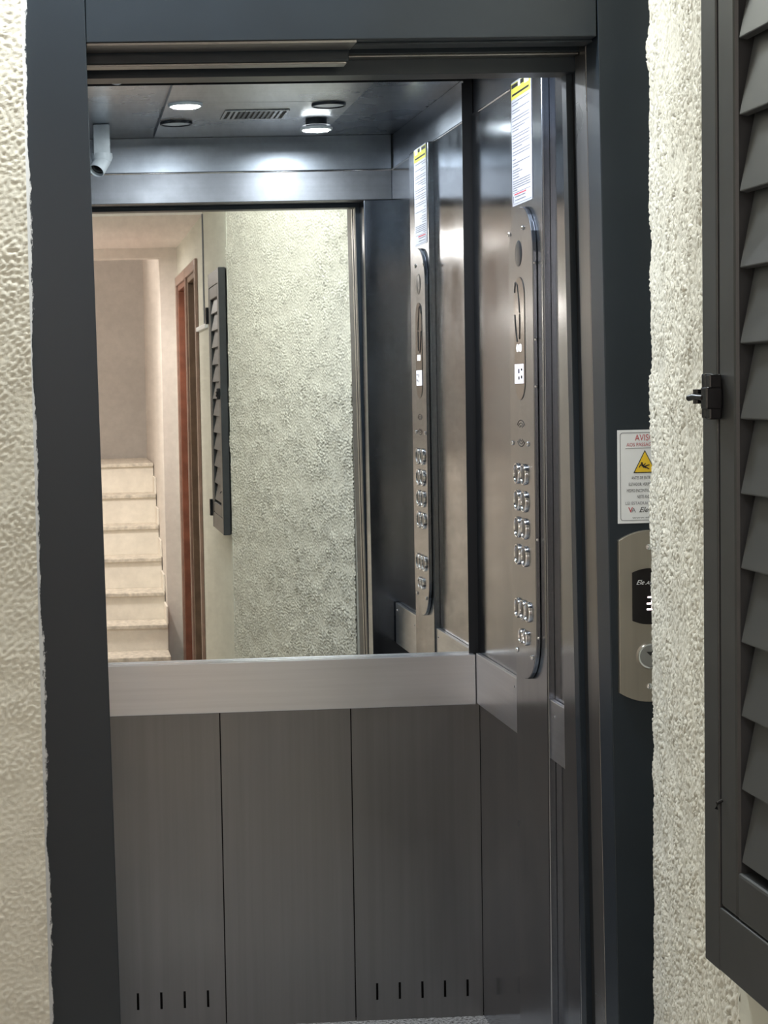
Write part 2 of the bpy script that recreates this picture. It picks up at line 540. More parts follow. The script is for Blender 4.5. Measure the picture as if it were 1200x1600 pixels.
# ------------------------------------------------------------------ painted landing frame
fr = thing('trim_1', (0.5, YF, 0), 'dark painted metal frame around the elevator opening', 'door frame', kind='structure')
def slant(x0b, x1b, x0t, x1t, y0, y1, z0, z1):
    return MB().hexa([(x0b, y0, z0), (x1b, y0, z0), (x1b, y1, z0), (x0b, y1, z0), (x0t, y0, z1), (x1t, y0, z1), (x1t, y1, z1), (x0t, y1, z1)])
slant(-0.0535, xl(0), -0.0535, xl(2.345), YF, YF + 0.10, 0, 2.345).build('jamb', M_JAMB_L, fr, 0.0015, origin=(-0.049, YF, 1.2))
slant(xr(0), 1.08, xr(2.345), 1.08, YF, YF + 0.075, 0, 2.345).build('jamb', M_PAINT, fr, 0.0015)
MB().box(xl(2.18) + 0.0006, xr(2.345) - 0.0006, YF + 0.0006, YF + 0.075, 2.18, 2.345).build('header', M_PAINT, fr, 0.0015)
MB().box(xl(2.18) + 0.001, 0.515, YF + 0.004, YF + 0.072, 2.1755, 2.1799).build('header_lip', M_STEEL_TRIM, fr, 0.0006)
MB().box(0.516, xr(2.18) - 0.001, YF + 0.03, YF + 0.072, 2.1765, 2.1799).build('header_lip', M_PAINT, fr, 0.0006)
# dark filler closing the shaft gap behind the frame
fil = MB()
fil.box(-0.10, xl(1.1) - 0.02, YF + 0.10, 3.45, 0, 2.5)
fil.box(0.985, 1.10, YF + 0.075, 3.45, 0, 2.5)
fil.box(-0.10, 1.10, YF + 0.075, 3.40, 2.30, 2.5)
fil.build('shaft_lining', M_BLACK, fr)

# ------------------------------------------------------------------ sliding elevator door, slid into its pocket
dr = thing('door_1', (0.5, 3.28, 0), 'open steel sliding elevator door, only edges and track cover showing', 'elevator door', kind='structure')
def strip(name, y0, y1, dx, mat, wid=0.05, bev=0.001):
    return slant(xr(0) + dx, xr(0) + wid, xr(2.2) + dx, xr(2.2) + wid, y0, y1, 0, 2.2).build(name, mat, dr, bev)
strip('landing_door_edge', 3.238, 3.262, 0.0, M_STEEL_TRIM)
strip('landing_door_fold', 3.266, 3.312, 0.002, M_STEEL_TRIM)
strip('seal', 3.262, 3.268, 0.006, M_BLACK, bev=0)
strip('car_door_edge', 3.340, 3.3705, -0.007, M_PAINT)
strip('seal', 3.312, 3.340, 0.004, M_BLACK, bev=0)
MB().box(0.0, 0.515, 3.245, 3.275, 2.158, 2.30).build('track_cover', M_PAINT, dr, 0.003)
MB().box(0.0, 1.0, 3.285, 3.31, 2.176, 2.31).build('track_cover', M_PAINT, dr, 0.002)
MB().box(0.0, 0.51, 3.244, 3.2765, 2.154, 2.158).build('cover_lip', M_STEEL_TRIM, dr, 0.001)
MB().box(0.5, 0.93, 3.284, 3.312, 2.172, 2.176).build('cover_lip', M_STEEL_TRIM, dr, 0.001)

# ------------------------------------------------------------------ cabin shell
# front: transom above the opening and narrow returns
wcf = struct(MB().box(XL - 0.02, XR + 0.02, 3.372, 3.378, 2.30, 2.5).build('wall_cabin_front', M_STEEL_SAT), 'steel front of the cabin around its opening, seen in the mirror', 'wall')
MB().box(XL, XR, 3.379, YC, ZTOP, ZW).build('transom', M_TRANSOM, wcf, 0.002)
MB().box(XL, XR, 3.3145, 3.372, 2.146, 2.29).build('soffit', M_PAINT, wcf, 0.001)
MB().box(XL, XR, YC - 0.02, YC - 0.006, ZW, ZC + 0.011).build('cornice', M_CORNICE, wcf)
MB().tube([(XL, YC - 0.003, ZW), (XR, YC - 0.003, ZW)], 0.004, 10).build('top_lip', M_CHROME, wcf, smooth=True)
slant(0.945, XR + 0.002, 0.935, XR + 0.002, 3.372, YC, 0, ZTOP).build('return_panel', M_STEEL_WALL, wcf, 0.002)
slant(XL - 0.02, 0.072, XL - 0.02, 0.058, 3.372, YC, 0, ZTOP).build('return_panel', M_STEEL_SAT, wcf, 0.002)

# right wall: two sheets and the raised control column
wcr = struct(MB().box(XR + 0.006, XR + 0.02, YC - 0.05, 4.62, 0, 2.5).build('wall_cabin_right', M_BLACK), 'polished steel right wall of the cabin behind the control panel', 'wall')
YC0, YC1 = 3.828, 4.100
XCOL = 1.006
MB().box(XR, XR + 0.005, YC - 0.002, YC0 + 0.01, 0.0, ZW).build('panel', M_STEEL_WALL, wcr, 0.0008)
MB().box(XR, XR + 0.005, YC1 - 0.01, 4.552, 0.0, ZW).build('panel', M_STEEL_WALL, wcr, 0.0008)
MB().box(XCOL, XR + 0.002, YC0, YC1, 0.0, ZW).build('column', M_STEEL_COP, wcr, 0.003)
MB().box(1.000, XR + 0.004, YM - 0.002, YM + 0.012, 0.80, 2.33).build('corner_gap', M_BLACK, wcr)
MB().box(XR + 0.0055, XR + 0.02, YC - 0.02, 4.555, ZW, ZC + 0.011).build('cornice', M_CORNICE, wcr)
MB().tube([(XR + 0.003, YC, ZW), (XR + 0.003, 4.555, ZW)], 0.004, 10).build('top_lip', M_CHROME, wcr, smooth=True)
# left wall
wcl = struct(MB().box(XL - 0.02, XL - 0.006, YC - 0.05, 4.62, 0, 2.5).build('wall_cabin_left', M_BLACK), 'steel left wall of the cabin, hidden by the frame', 'wall')
for y0, y1 in ((YC - 0.002, 3.82), (3.824, 4.18), (4.184, 4.552)):
    MB().box(XL - 0.005, XL, y0, y1, 0, ZW).build('panel', M_STEEL_WALL, wcl, 0.0008)
MB().box(XL - 0.02, XL - 0.0055, YC - 0.02, 4.555, ZW, ZC + 0.011).build('cornice', M_CORNICE, wcl)
# back wall: three satin panels with ventilation slots below the rail
wcb = struct(MB().box(XL - 0.02, XR + 0.02, YM + 0.014, YM + 0.06, 0, 2.5).build('wall_cabin_back', M_BLACK), 'satin steel back wall of the cabin below the handrail', 'wall')
def slotted(x0, x1, slots):
    """sheet with real slot openings; slots = x centres"""
    b = MB()
    xs = [x0]; hole = []
    for c in slots:
        hole.append((len(xs), )); xs += [c - 0.003, c + 0.003]
    xs.append(x1)
    zs = [0.0, 0.052, 0.095, 0.86]
    holes = {(h[0], 1) for h in hole}
    def cell(i, j): return (i, j) not in holes
    V = {}
    def v(i, j, k):
        if (i, j, k) not in V:
            V[(i, j, k)] = b.bm.verts.new((xs[i], YP + (0, 0.0012)[k], zs[j]))
        return V[(i, j, k)]
    nx, nz = len(xs) - 1, len(zs) - 1
    for i in range(nx):
        for j in range(nz):
            if not cell(i, j): continue
            b.bm.faces.new((v(i, j, 0), v(i + 1, j, 0), v(i + 1, j + 1, 0), v(i, j + 1, 0)))
            b.bm.faces.new((v(i, j, 1), v(i, j + 1, 1), v(i + 1, j + 1, 1), v(i + 1, j, 1)))
            for (di, dj, e) in ((-1, 0, ((0, 0), (0, 1))), (1, 0, ((1, 1), (1, 0))), (0, -1, ((1, 0), (0, 0))), (0, 1, ((0, 1), (1, 1)))):
                ii, jj = i + di, j + dj
                if ii < 0 or jj < 0 or ii >= nx or jj >= nz or not cell(ii, jj):
                    a_, b_ = e
                    b.bm.faces.new((v(i + a_[0], j + a_[1], 0), v(i + b_[0], j + b_[1], 0), v(i + b_[0], j + b_[1], 1), v(i + a_[0], j + a_[1], 1)))
    return b.build('panel', M_STEEL_SAT, wcb)
slotted(XL + 0.001, 0.3685, [0.091 + 0.0585 * k for k in range(5)])
slotted(0.3715, 0.6955, [])
slotted(0.6985, XR - 0.001, [0.752 + 0.0575 * k for k in range(5)])

# mirror-polished sheet above the rail
mi = MB().box(XL + 0.002, 1.004, YM, YM + 0.004, 0.84, 2.335).build('wall_mirror', M_MIRROR, bevel=0.0006)
tag(mi, 'tall mirror covering the upper back wall of the elevator cabin', 'mirror')

# cabin ceiling: dark surround and dropped steel panel
cc = struct(MB().box(XL - 0.02, XR + 0.02, YC - 0.08, 4.62, ZC + 0.012, ZC + 0.06).build('ceiling', M_CEILRING), 'dark steel cabin ceiling with a lighter dropped centre panel', 'ceiling')
MB().box(0.295, 0.795, 3.55, 4.205, ZC, ZC + 0.012).build('panel', M_STEEL_CEIL, cc, 0.001)
MB().box(0.295, 0.795, 4.209, 4.553, ZC, ZC + 0.012).build('panel', M_STEEL_CEIL, cc, 0.001)

# ------------------------------------------------------------------ handrail band
hr = thing('handrail', (0.55, 4.53, 0.79), 'flat brushed steel handrail band running round the cabin below the mirror', 'handrail')
ZR0, ZR1 = 0.797, 0.922
MB().box(XL + 0.001, 1.0095, 4.528, 4.5405, ZR0, ZR1).build('back_band', M_STEEL_RAIL, hr, 0.0015)
MB().box(XL + 0.001, 1.0095, 4.5405, 4.559, ZR1 - 0.006, ZR1 - 0.001).build('top_ledge', M_STEEL_RAIL, hr, 0.001)
for y0, y1 in ((YC1 + 0.0005, 4.5275), (3.475, YC0 - 0.0005)):
    MB().box(1.0105, XR - 0.0005, y0, y1, ZR0 + 0.003, ZR1 + 0.004).build('side_band', M_STEEL_RAIL, hr, 0.0015)
    yy = y0 + 0.03
    MB().lathe((1.0105, yy, 0.905), (-1, 0, 0), [(0.003, 0), (0.003, 0.001), (0.0018, 0.002), (0, 0.0022)], 10).build('screw', M_CHROME, hr, smooth=True)
MB().lathe((1.0105, 3.79, 0.895), (-1, 0, 0), [(0.003, 0), (0.003, 0.001), (0.0018, 0.002), (0, 0.0022)], 10).build('screw', M_CHROME, hr, smooth=True)
MB().box(XL + 0.0005, XL + 0.012, 3.475, 4.527, ZR0, ZR1).build('side_band', M_STEEL_RAIL, hr, 0.0015)

# ------------------------------------------------------------------ control panel
XF = 0.996
cp = thing('control_panel', (XF, 3.98, 0.945), 'tall round-ended steel elevator control panel with chrome buttons', 'control panel')
pts = [(XCOL - 0.0005, y, z) for y, z in capsule(3.876, 4.084, 0.947, 1.972)]
MB().prism(pts, (-(XCOL - 0.0005 - XF), 0, 0)).build('plate', M_STEEL_COP, cp, 0.0015)
# round inset at the top
MB().lathe((XF, 3.995, 1.873), (-1, 0, 0), [(0.028, -0.001), (0.028, 0.0006), (0.026, 0.0012), (0.0, 0.0012)], 28).build('round_badge', M_DKTRIM, cp, smooth=True)
# smoked display window
pts = [(XF + 0.001, y, z) for y, z in capsule(3.947, 4.035, 1.556, 1.822)]
win = MB().prism(pts, (-0.0025, 0, 0)).build('display_window', M_SMOKE, cp, 0.0008)
XW = XF - 0.0016
scr = MB().box(XW - 0.0008, XW, 3.957, 4.031, 1.592, 1.634).build('screen', M_SCREEN, win)
for y, z, s in ((3.994, 1.619, 0.010), (3.994, 1.604, 0.007), (3.970, 1.606, 0.007), (3.970, 1.622, 0.005)):
    MB().box(XW - 0.0012, XW - 0.0006, y - 0.006, y + 0.006, z - s / 2, z + s / 2).build('screen_mark', M_INK, win)
for y in (3.982, 4.006):
    b = MB()
    b.prism([(XW, y + 0.0085 * cos(a), 1.669 + 0.0085 * sin(a)) for a in [2 * pi * k / 18 for k in range(18)]], (-0.0008, 0, 0))
    b.build('indicator_light', M_LED, win)
# black lines drawn in place of reflections in the glossy window
for p in ([(4.028, 1.790), (4.020, 1.812), (4.005, 1.806), (3.992, 1.775), (3.985, 1.745)], [(4.028, 1.742), (4.022, 1.715), (4.015, 1.695), (4.008, 1.683)], [(3.985, 1.742), (3.985, 1.712), (3.988, 1.688)]):
    MB().tube([(XW - 0.0002, y, z) for y, z in p], 0.0014, 6).build('reflection_streak', M_BLACK, win, smooth=True)
# speaker arcs
for zc, sg in ((1.4935, 1), (1.474, -1)):
    for r in (0.007, 0.013, 0.019):
        MB().tube([(XF - 0.0001, 3.990 + r * 1.8 * cos(a), zc + sg * r * sin(a)) for a in [radians(25 + 13 * k) for k in range(11)]], 0.0008, 6).build('speaker_slot', M_BLACK, cp)
# buttons
def button(y, z, r):
    cap = MB().lathe((XF, y, z), (-1, 0, 0), [(r * 0.80, 0.0), (r * 0.80, 0.002), (r * 0.70, 0.0035), (0, 0.004)], 24).build('button', M_CAP, cp, smooth=True, origin=(XF, y, z))
    ring = MB().lathe((XF, y, z), (-1, 0, 0), [(r, 0.0), (r, 0.003), (r * 0.95, 0.0055), (r * 0.86, 0.0055), (r * 0.80, 0.003), (r * 0.80, 0.001)], 28).build('button_ring', M_CHROME, cap, smooth=True, origin=(XF, y, z))
    return cap, ring
def button_copy(proto, y, z):
    c = link_copy(proto[0], cp, Vector((XF, y, z)) - world_of(cp))
    link_copy(proto[1], c, (0, 0, 0))
    return c
big = button(4.024, 1.395, 0.0235)
for i, z in enumerate((1.395, 1.336, 1.277, 1.217)):
    for y in (4.024, 3.963):
        if i == 0 and y == 4.024: continue
        button_copy(big, y, z)
mid = button(4.030, 1.098, 0.0225)
button_copy(mid, 3.984, 1.098); button_copy(mid, 3.940, 1.098)
sml = button(4.000, 1.039, 0.0165)
button_copy(sml, 3.961, 1.039)
# screws
s0 = None
for y, z in ((4.075, 1.921), (3.955, 1.925), (4.066, 1.461), (3.932, 1.462), (4.045, 1.002), (3.914, 1.003)):
    if s0 is None:
        s0 = MB().lathe((XF, y, z), (-1, 0, 0), [(0.0055, 0), (0.0055, 0.0012), (0.004, 0.0035), (0, 0.0042)], 14).build('screw', M_CHROME, cp, smooth=True, origin=(XF, y, z))
    else:
        link_copy(s0, cp, Vector((XF, y, z)) - world_of(cp))
# small locks on the edge of the plate
for z in (1.684, 1.585, 1.26, 1.05, 1.845):
    MB().lathe((1.001, 3.8765, z), (0, -1, 0), [(0.0035, 0), (0.0035, 0.001), (0.002, 0.002), (0, 0.002)], 10).build('edge_screw', M_CHROME, cp, smooth=True)

# ------------------------------------------------------------------ instruction sheet above the panel
XS = XCOL - 0.0008
ins = thing('instruction_sheet', (XS, 3.99, 1.981), 'white instruction sheet with yellow header stuck above the control panel', 'notice')
YA, YB = 4.079, 3.908       # rear (left in view) and front edge
MB().box(XS - 0.0004, XCOL, YB, YA, 1.981, 2.240).build('sheet', M_SHEET, ins)
MB().box(XS - 0.0004, XCOL, YB, YA, 2.240, 2.2495).build('sheet', M_SHEET, ins)
XI = XS - 0.0005
MB().box(XI - 0.0002, XI + 0.0002, YB + 0.004, YA, 2.212, 2.246).build('header_band', M_YELLOW2, ins)
b = MB()
for (y0, y1, z0, z1) in ((4.02, 4.075, 2.236, 2.244), (3.968, 3.998, 2.236, 2.245), (3.925, 4.07, 2.219, 2.2235)):
    b.box(XI - 0.0004, XI, y0, y1, z0, z1)
b.build('header_print', M_INK, ins)
MB().box(XI - 0.0004, XI, 3.998, 4.018, 2.234, 2.2455).build('header_emblem', M_WHITE, ins)
MB().box(XI - 0.0004, XI, 3.925, 3.963, 2.232, 2.2455).build('header_emblem', M_WHITE, ins)
b = MB()
def tline(z, frac, h=0.0021, y0=YA - 0.007):
    y1 = y0 - (YA - YB - 0.020) * frac
    x = y0
    while x > y1 + 0.002:
        w = random.uniform(0.006, 0.018)
        b.box(XI - 0.0002, XI, max(y1, x - w), x, z - h / 2, z + h / 2)
        x -= w + 0.0018
lines = [(2.205, 1), (2.199, .35), (2.188, 1), (2.182, .45), (2.171, 1), (2.165, 1), (2.155, 1), (2.149, .72), (2.143, .38), (2.133, 1), (2.127, .97), (2.118, 1), (2.112, 1), (2.106, .55), (2.097, 1), (2.091, 1),
         (2.081, .2), (2.073, 1), (2.067, .35), (2.058, .4), (2.053, .55), (2.047, .35), (2.041, .38), (2.034, 1), (2.029, 1), (2.024, 1), (2.019, 1), (2.014, .25)]
for z, fr_ in lines: tline(z, fr_)
b.box(XI - 0.0002, XI, YB + 0.012, YA - 0.008, 2.0085, 2.0095)
for z in (1.9985, 1.991):
    b.box(XI - 0.0002, XI, YA - 0.014, YA - 0.008, z - 0.004, z + 0.004)
    tline(z + 0.001, .62, 0.0022, YA - 0.024)
b.box(XI - 0.0002, XI, YB + 0.004, YA - 0.004, 1.9845, 1.9856)
b.build('print_lines', M_GREYINK, ins)
b = MB()
x = 4.06
for w in (0.020, 0.014, 0.022, 0.016, 0.018):
    b.box(XI - 0.0003, XI, x - w, x, 2.0035, 2.0065); x -= w + 0.003
b.build('red_print', M_RED, ins)

# ------------------------------------------------------------------ spotlights, vent and camera on the cabin ceiling
def spotlight(x, y, lit, drop, label):
    z = ZC - drop
    t = thing('ceiling_spotlight', (x, y, ZC), label, 'spotlight', 'round spotlights in the cabin ceiling')
    if drop > 0:
        MB().lathe((x, y, ZC), (0, 0, -1), [(0.030, -0.001), (0.030, drop * 0.7), (0.040, drop * 0.75)], 28).build('housing', M_DKTRIM, t, smooth=True)
    MB().lathe((x, y, z), (0, 0, -1), [(0.046, 0.0), (0.046, 0.004), (0.045, 0.007), (0.041, 0.007), (0.040, 0.004)], 32).build('rim', M_DKTRIM if not lit else M_PLASTIC, t, smooth=True)
    MB().lathe((x, y, z), (0, 0, -1), [(0.0405, 0.004), (0.0, 0.007)], 32).build('lens', M_LAMPON if lit else M_LAMPOFF, t, smooth=True)
    if lit:
        ld = bpy.data.lights.new('spot_light', 'AREA')
        ld.energy = CABIN_SPOT_W; ld.color = (0.84, 0.92, 1.0)
        ld.shape = 'DISK'; ld.size = 0.070
        lo = bpy.data.objects.new('spot_light', ld); COL.objects.link(lo)
        lo.parent = t; lo.location = (0, 0, -drop - 0.0085)
    return t
spotlight(0.346, 4.19, True, 0.0, 'brightly lit round spotlight in the cabin ceiling, above the unlit one near the camera')
spotlight(0.730, 4.16, False, 0.0, 'unlit round ceiling spotlight at the right edge of the ceiling panel')
spotlight(0.342, 3.86, False, 0.0, 'unlit round ceiling spotlight just below the bright left one in the mirror')
spotlight(0.735, 3.88, True, 0.024, 'lit spotlight hanging slightly loose from the cabin ceiling')

vt = thing('ceiling_vent', (0.549, 4.0, ZC), 'slotted dark air vent in the middle of the cabin ceiling panel', 'vent')
MB().box(0.463, 0.635, 3.925, 4.075, ZC - 0.0015, ZC).build('backing', M_BLACK, vt)
for a in ((0.461, 0.637, 3.921, 3.930), (0.461, 0.637, 4.070, 4.079), (0.461, 0.468, 3.930, 4.070), (0.630, 0.637, 3.930, 4.070)):
    MB().box(*a, ZC - 0.004, ZC - 0.001).build('frame', M_STEEL_CEIL, vt, 0.0005)
for k in range(11):
    x = 0.481 + k * 0.0135
    MB().box(x - 0.0035, x + 0.0035, 3.930, 4.070, ZC - 0.0035, ZC - 0.0015).build('slat', M_DKTRIM if 1 < k < 9 else M_STEEL_CEIL, vt)

cv = thing('security_camera', (0.134, 3.75, ZC), 'grey bullet security camera hanging from the cabin ceiling at the left', 'camera')
MB().box(0.110, 0.158, 3.725, 3.775, ZC - 0.078, ZC + 0.011).build('bracket', M_PLASTIC, cv, 0.005, True)
MB().lathe((0.134, 3.752, ZC - 0.070), (0, 0, -1), [(0.0, 0), (0.030, 0.0), (0.031, 0.012), (0.026, 0.024), (0.0, 0.026)], 26).build('swivel', M_PLASTIC, cv, smooth=True)
ax = Vector((-0.42, 0.55, -0.72)).normalized()
MB().lathe(Vector((0.136, 3.752, ZC - 0.088)), ax, [(0.0, -0.012), (0.022, -0.010), (0.024, 0.0), (0.024, 0.045), (0.0225, 0.047), (0.0205, 0.046), (0.020, 0.034)], 26).build('barrel', M_PLASTIC, cv, smooth=True)
MB().lathe(Vector((0.136, 3.752, ZC - 0.088)), ax, [(0.0205, 0.035), (0.010, 0.038), (0.0, 0.040)], 26).build('lens', M_GLOSS_BLACK, cv, smooth=True)

# ------------------------------------------------------------------ warning notice on the frame
nt_ = thing('warning_notice', (1.005, YF, 1.345), 'white AVISO warning notice with yellow slip triangle on the dark frame', 'notice')
YN = YF - 0.0008
def nx(px): return 0.9565 + (px - 963.5) * 0.001088
def nz(py): return 1.508 - (py - 672) * 0.001108
XN0, XN1 = 0.9568, 1.0535
b = MB(); b.box(XN0, XN1, YN, YF - 0.0001, 1.346, 1.508); b.build('sheet', M_WHITE, nt_)
def rounded(x0, x1, z0, z1, r, n=5):
    p = []
    for cx, cz, a0 in ((x1 - r, z1 - r, 0), (x0 + r, z1 - r, 90), (x0 + r, z0 + r, 180), (x1 - r, z0 + r, 270)):
        p += [(cx + r * cos(radians(a0 + 90 * k / n)), cz + r * sin(radians(a0 + 90 * k / n))) for k in range(n + 1)]
    return p
po = rounded(XN0 + 0.0045, XN1 - 0.0045, 1.3505, 1.5035, 0.005); pi_ = rounded(XN0 + 0.0055, XN1 - 0.0055, 1.3515, 1.5025, 0.0042)
b = MB()
for k in range(len(po)):
    j = (k + 1) % len(po)
    b.quad((po[k][0], YN - 0.0002, po[k][1]), (po[j][0], YN - 0.0002, po[j][1]), (pi_[j][0], YN - 0.0002, pi_[j][1]), (pi_[k][0], YN - 0.0002, pi_[k][1]))
b.build('border_line', M_GREYINK, nt_)
XNC = 1.005
T = lambda body, px_mid, py, cap, mat, width=None, shear=0.0, bold=0.0: text(body, cap / 0.69, mat, nt_, (px_mid, YN - 0.0003, nz(py)), FACE_Y, 'CENTER', shear, width, bold)
T('AVISO', XNC, 684.8, 0.0108, M_RED, 0.034)
T('AOS PASSAGEIROS', XNC, 695.4, 0.0062, M_RED, 0.064)
MB().box(XNC - 0.034, XNC + 0.034, YN - 0.0003, YN, nz(700.8), nz(700.3)).build('rule', M_GREYINK, nt_)
def tri(s, mat, dy, name):
    c = (XNC, nz(727)); h = 0.040 * s
    b = MB(); b.prism([(c[0], YN - dy, c[1] + 0.62 * h + 0.001), (c[0] - 0.5 * h * 1.02, YN - dy, c[1] - 0.35 * h), (c[0] + 0.5 * h * 1.02, YN - dy, c[1] - 0.35 * h)], (0, 0.0002, 0))
    b.build(name, mat, nt_)
tri(1.0, M_INK, 0.0004, 'triangle_border'); tri(0.88, M_YELLOW, 0.0007, 'triangle')
# falling figure
b = MB(); yq = YN - 0.0010
def limb(p, q, w0, w1):
    d = Vector((q[0] - p[0], q[1] - p[1])); n_ = Vector((-d.y, d.x)).normalized()
    b.prism([(p[0] + n_.x * w0, yq, p[1] + n_.y * w0), (p[0] - n_.x * w0, yq, p[1] - n_.y * w0), (q[0] - n_.x * w1, yq, q[1] - n_.y * w1), (q[0] + n_.x * w1, yq, q[1] + n_.y * w1)], (0, 0.0002, 0))
g = lambda x, y: (nx(955 + x / 9.41), nz(660 + y / 9.41))
b.prism([(g(452, 605)[0] + 0.0017 * cos(a), yq, g(452, 605)[1] + 0.0017 * sin(a)) for a in [2 * pi * k / 12 for k in range(12)]], (0, 0.0002, 0))
limb(g(445, 620), g(490, 665), 0.0016, 0.0019); limb(g(435, 625), g(408, 668), 0.0009, 0.0007); limb(g(475, 640), g(508, 608), 0.0009, 0.0007)
limb(g(490, 660), g(530, 640), 0.0013, 0.0010); limb(g(530, 640), g(568, 630), 0.0010, 0.0007); limb(g(490, 665), g(525, 672), 0.0014, 0.0010); limb(g(525, 672), g(565, 692), 0.0010, 0.0007)
b.build('falling_figure', M_INK, nt_)
T('ANTES DE ENTRAR NO', XNC, 747.3, 0.0054, M_INK, 0.047)
T('ELEVADOR, VERIFIQUE SE O', XNC, 757.3, 0.0054, M_INK, 0.057)
T('MESMO ENCONTRA-SE PARADO', XNC, 767.3, 0.0054, M_INK, 0.064)
T('NESTE ANDAR', XNC, 777.0, 0.0054, M_INK, 0.028)
T('LEI ESTADUAL N\u00ba 7326', XNC, 787.0, 0.0050, M_GREYINK, 0.069)
text('V', 0.0125, M_RED, nt_, (nx(984.5), YN - 0.0003, nz(797.5)), FACE_Y, bold=0.02)
text('A', 0.0115, M_GREYINK, nt_, (nx(989.5), YN - 0.0004, nz(798)), FACE_Y)
text('Ele', 0.0135, M_INK, nt_, (nx(1005), YN - 0.0003, nz(797.5)), FACE_Y, shear=0.45)
T('www.ele', nx(1003), 809.5, 0.0026, M_INK, 0.034)

# ------------------------------------------------------------------ landing call panel
lp = thing('call_panel', (1.008, YF, 1.035), 'bronze steel call panel with dark display and round down button', 'call panel')
XLc, HWp = 1.0085, 0.0535
def arc_plate(hw, z0, z1, rise, n=14):
    p = [(XLc + hw * (1 - 2 * k / n), z1 - rise + rise * (1 - (1 - 2 * k / n) ** 2)) for k in range(n + 1)]
    p += [(XLc - hw * (1 - 2 * k / n), z0 + rise - rise * (1 - (1 - 2 * k / n) ** 2)) for k in range(n + 1)]
    return p
YL = YF - 0.010
MB().prism([(x, YF - 0.0002, z) for x, z in arc_plate(HWp, 1.034, 1.334, 0.017)], (0, YL - YF + 0.0002, 0)).build('plate', M_LOP, lp, 0.0012)
ds = MB().prism([(x, YL + 0.001, z) for x, z in arc_plate(0.0305, 1.170, 1.268, 0.007)], (0, -0.0022, 0)).build('display', M_GLOSS_BLACK, lp, 0.0004)
YD = YL - 0.0014
text('Ele', 0.0115, M_WHITE, ds, (0.9915, YD, 1.2435), FACE_Y, shear=0.45, name='logo_lettering')
text('.AR', 0.0085, M_WHITE, ds, (1.0065, YD, 1.2425), FACE_Y, shear=0.45, name='logo_lettering')
b = MB()
for z in (1.2175, 1.2065, 1.1965):
    b.box(1.0035 + (0.0015 if z > 1.21 else 0), 1.0135, YD, YD + 0.0002, z - 0.0014, z + 0.0014)
b.box(1.0115, 1.0135, YD, YD + 0.0002, 1.1965, 1.2175)
b.build('digit', M_DIGIT, ds)
bt = MB().lathe((XLc, YL, 1.115), (0, -1, 0), [(0.0185, 0), (0.0185, 0.003), (0.0, 0.0036)], 32).build('button', M_BUTTON, lp, smooth=True)
MB().lathe((XLc, YL, 1.115), (0, -1, 0), [(0.0235, 0), (0.0235, 0.003), (0.0215, 0.006), (0.019, 0.005), (0.0185, 0.002)], 32).build('button_ring', M_CHROME, bt, smooth=True)
MB().prism([(XLc - 0.0068, YL - 0.0042, 1.1225), (XLc + 0.0068, YL - 0.0042, 1.1225), (XLc, YL - 0.0042, 1.1155)], (0, 0.0006, 0)).build('down_arrow', M_INK, bt)
for z in (1.305, 1.062):
    MB().lathe((XLc - 0.001, YL, z), (0, -1, 0), [(0.0052, 0), (0.0050, 0.0018), (0.0030, 0.0034), (0, 0.0038)], 16).build('screw', M_CHROME, lp, smooth=True)

# ------------------------------------------------------------------ louvered shutter
SX0, SX1 = 0.628, 0.656
SY0, SY1 = 1.28, 1.792
SZ0, SZ1 = 1.015, 2.075
sh = thing('louvered_shutter', (0.646, 1.56, SZ0), 'dark grey louvered shutter on the wall at the right edge', 'shutter')
MB().box(SX0, SX1, 1.7515, SY1, SZ0, SZ1).build('stile', M_SHUT, sh, 0.0015)
MB().box(SX0 + 0.001, SX1, 1.705, 1.7500, 1.080, SZ1 - 0.06).build('leaf_stile', M_SHUT, sh, 0.004)
MB().box(SX0, SX1, SY0, SY0 + 0.04, SZ0, SZ1).build('stile', M_SHUT, sh, 0.0015)
MB().box(SX0 + 0.001, SX1, SY0 + 0.0415, SY0 + 0.085, 1.080, SZ1 - 0.06).build('leaf_stile', M_SHUT, sh, 0.004)
MB().box(SX0 + 0.0004, SX1, SY0 + 0.04, 1.7515, SZ0 + 0.0004, 1.0785).build('bottom_rail', M_SHUT, sh, 0.0015)
MB().box(SX0 + 0.001, SX1, SY0 + 0.085, 1.705, 1.080, 1.125).build('leaf_rail', M_SHUT, sh, 0.003)
MB().box(SX0 + 0.0004, SX1, SY0 + 0.04, 1.7515, SZ1 - 0.058, SZ1 - 0.0004).build('top_rail', M_SHUT, sh, 0.0015)
MB().box(SX0 + 0.001, SX1, SY0 + 0.085, 1.705, 1.965, SZ1 - 0.06).build('leaf_rail', M_SHUT, sh, 0.003)
MB().box(SX1 - 0.001, SX1 + 0.0045, SY0 + 0.002, SY1 - 0.02, SZ0 + 0.002, SZ1 - 0.002).build('backing', M_BLACK, sh)  # black sheet added behind the slats for the shade in their gaps
sl = None
ya, yb = SY0 + 0.09, 1.699
for k in range(12):
    z = 1.136 + 0.0700 * k
    if sl is None:
        # cross-section: bottom edge forward (towards the corridor), top edge back
        c = [(SX0 + 0.003, z), (SX0 + 0.0115, z - 0.0015), (SX1 - 0.002, z + 0.080), (SX1 - 0.008, z + 0.083)]
        sl = MB().prism([(x, ya, zz) for x, zz in c], (0, yb - ya, 0)).build('slat', M_SHUT_SLAT, sh, 0.0012, origin=(SX0, (ya + yb) / 2, z))
    else:
        link_copy(sl, sh, Vector((SX0, (ya + yb) / 2, z)) - world_of(sh))
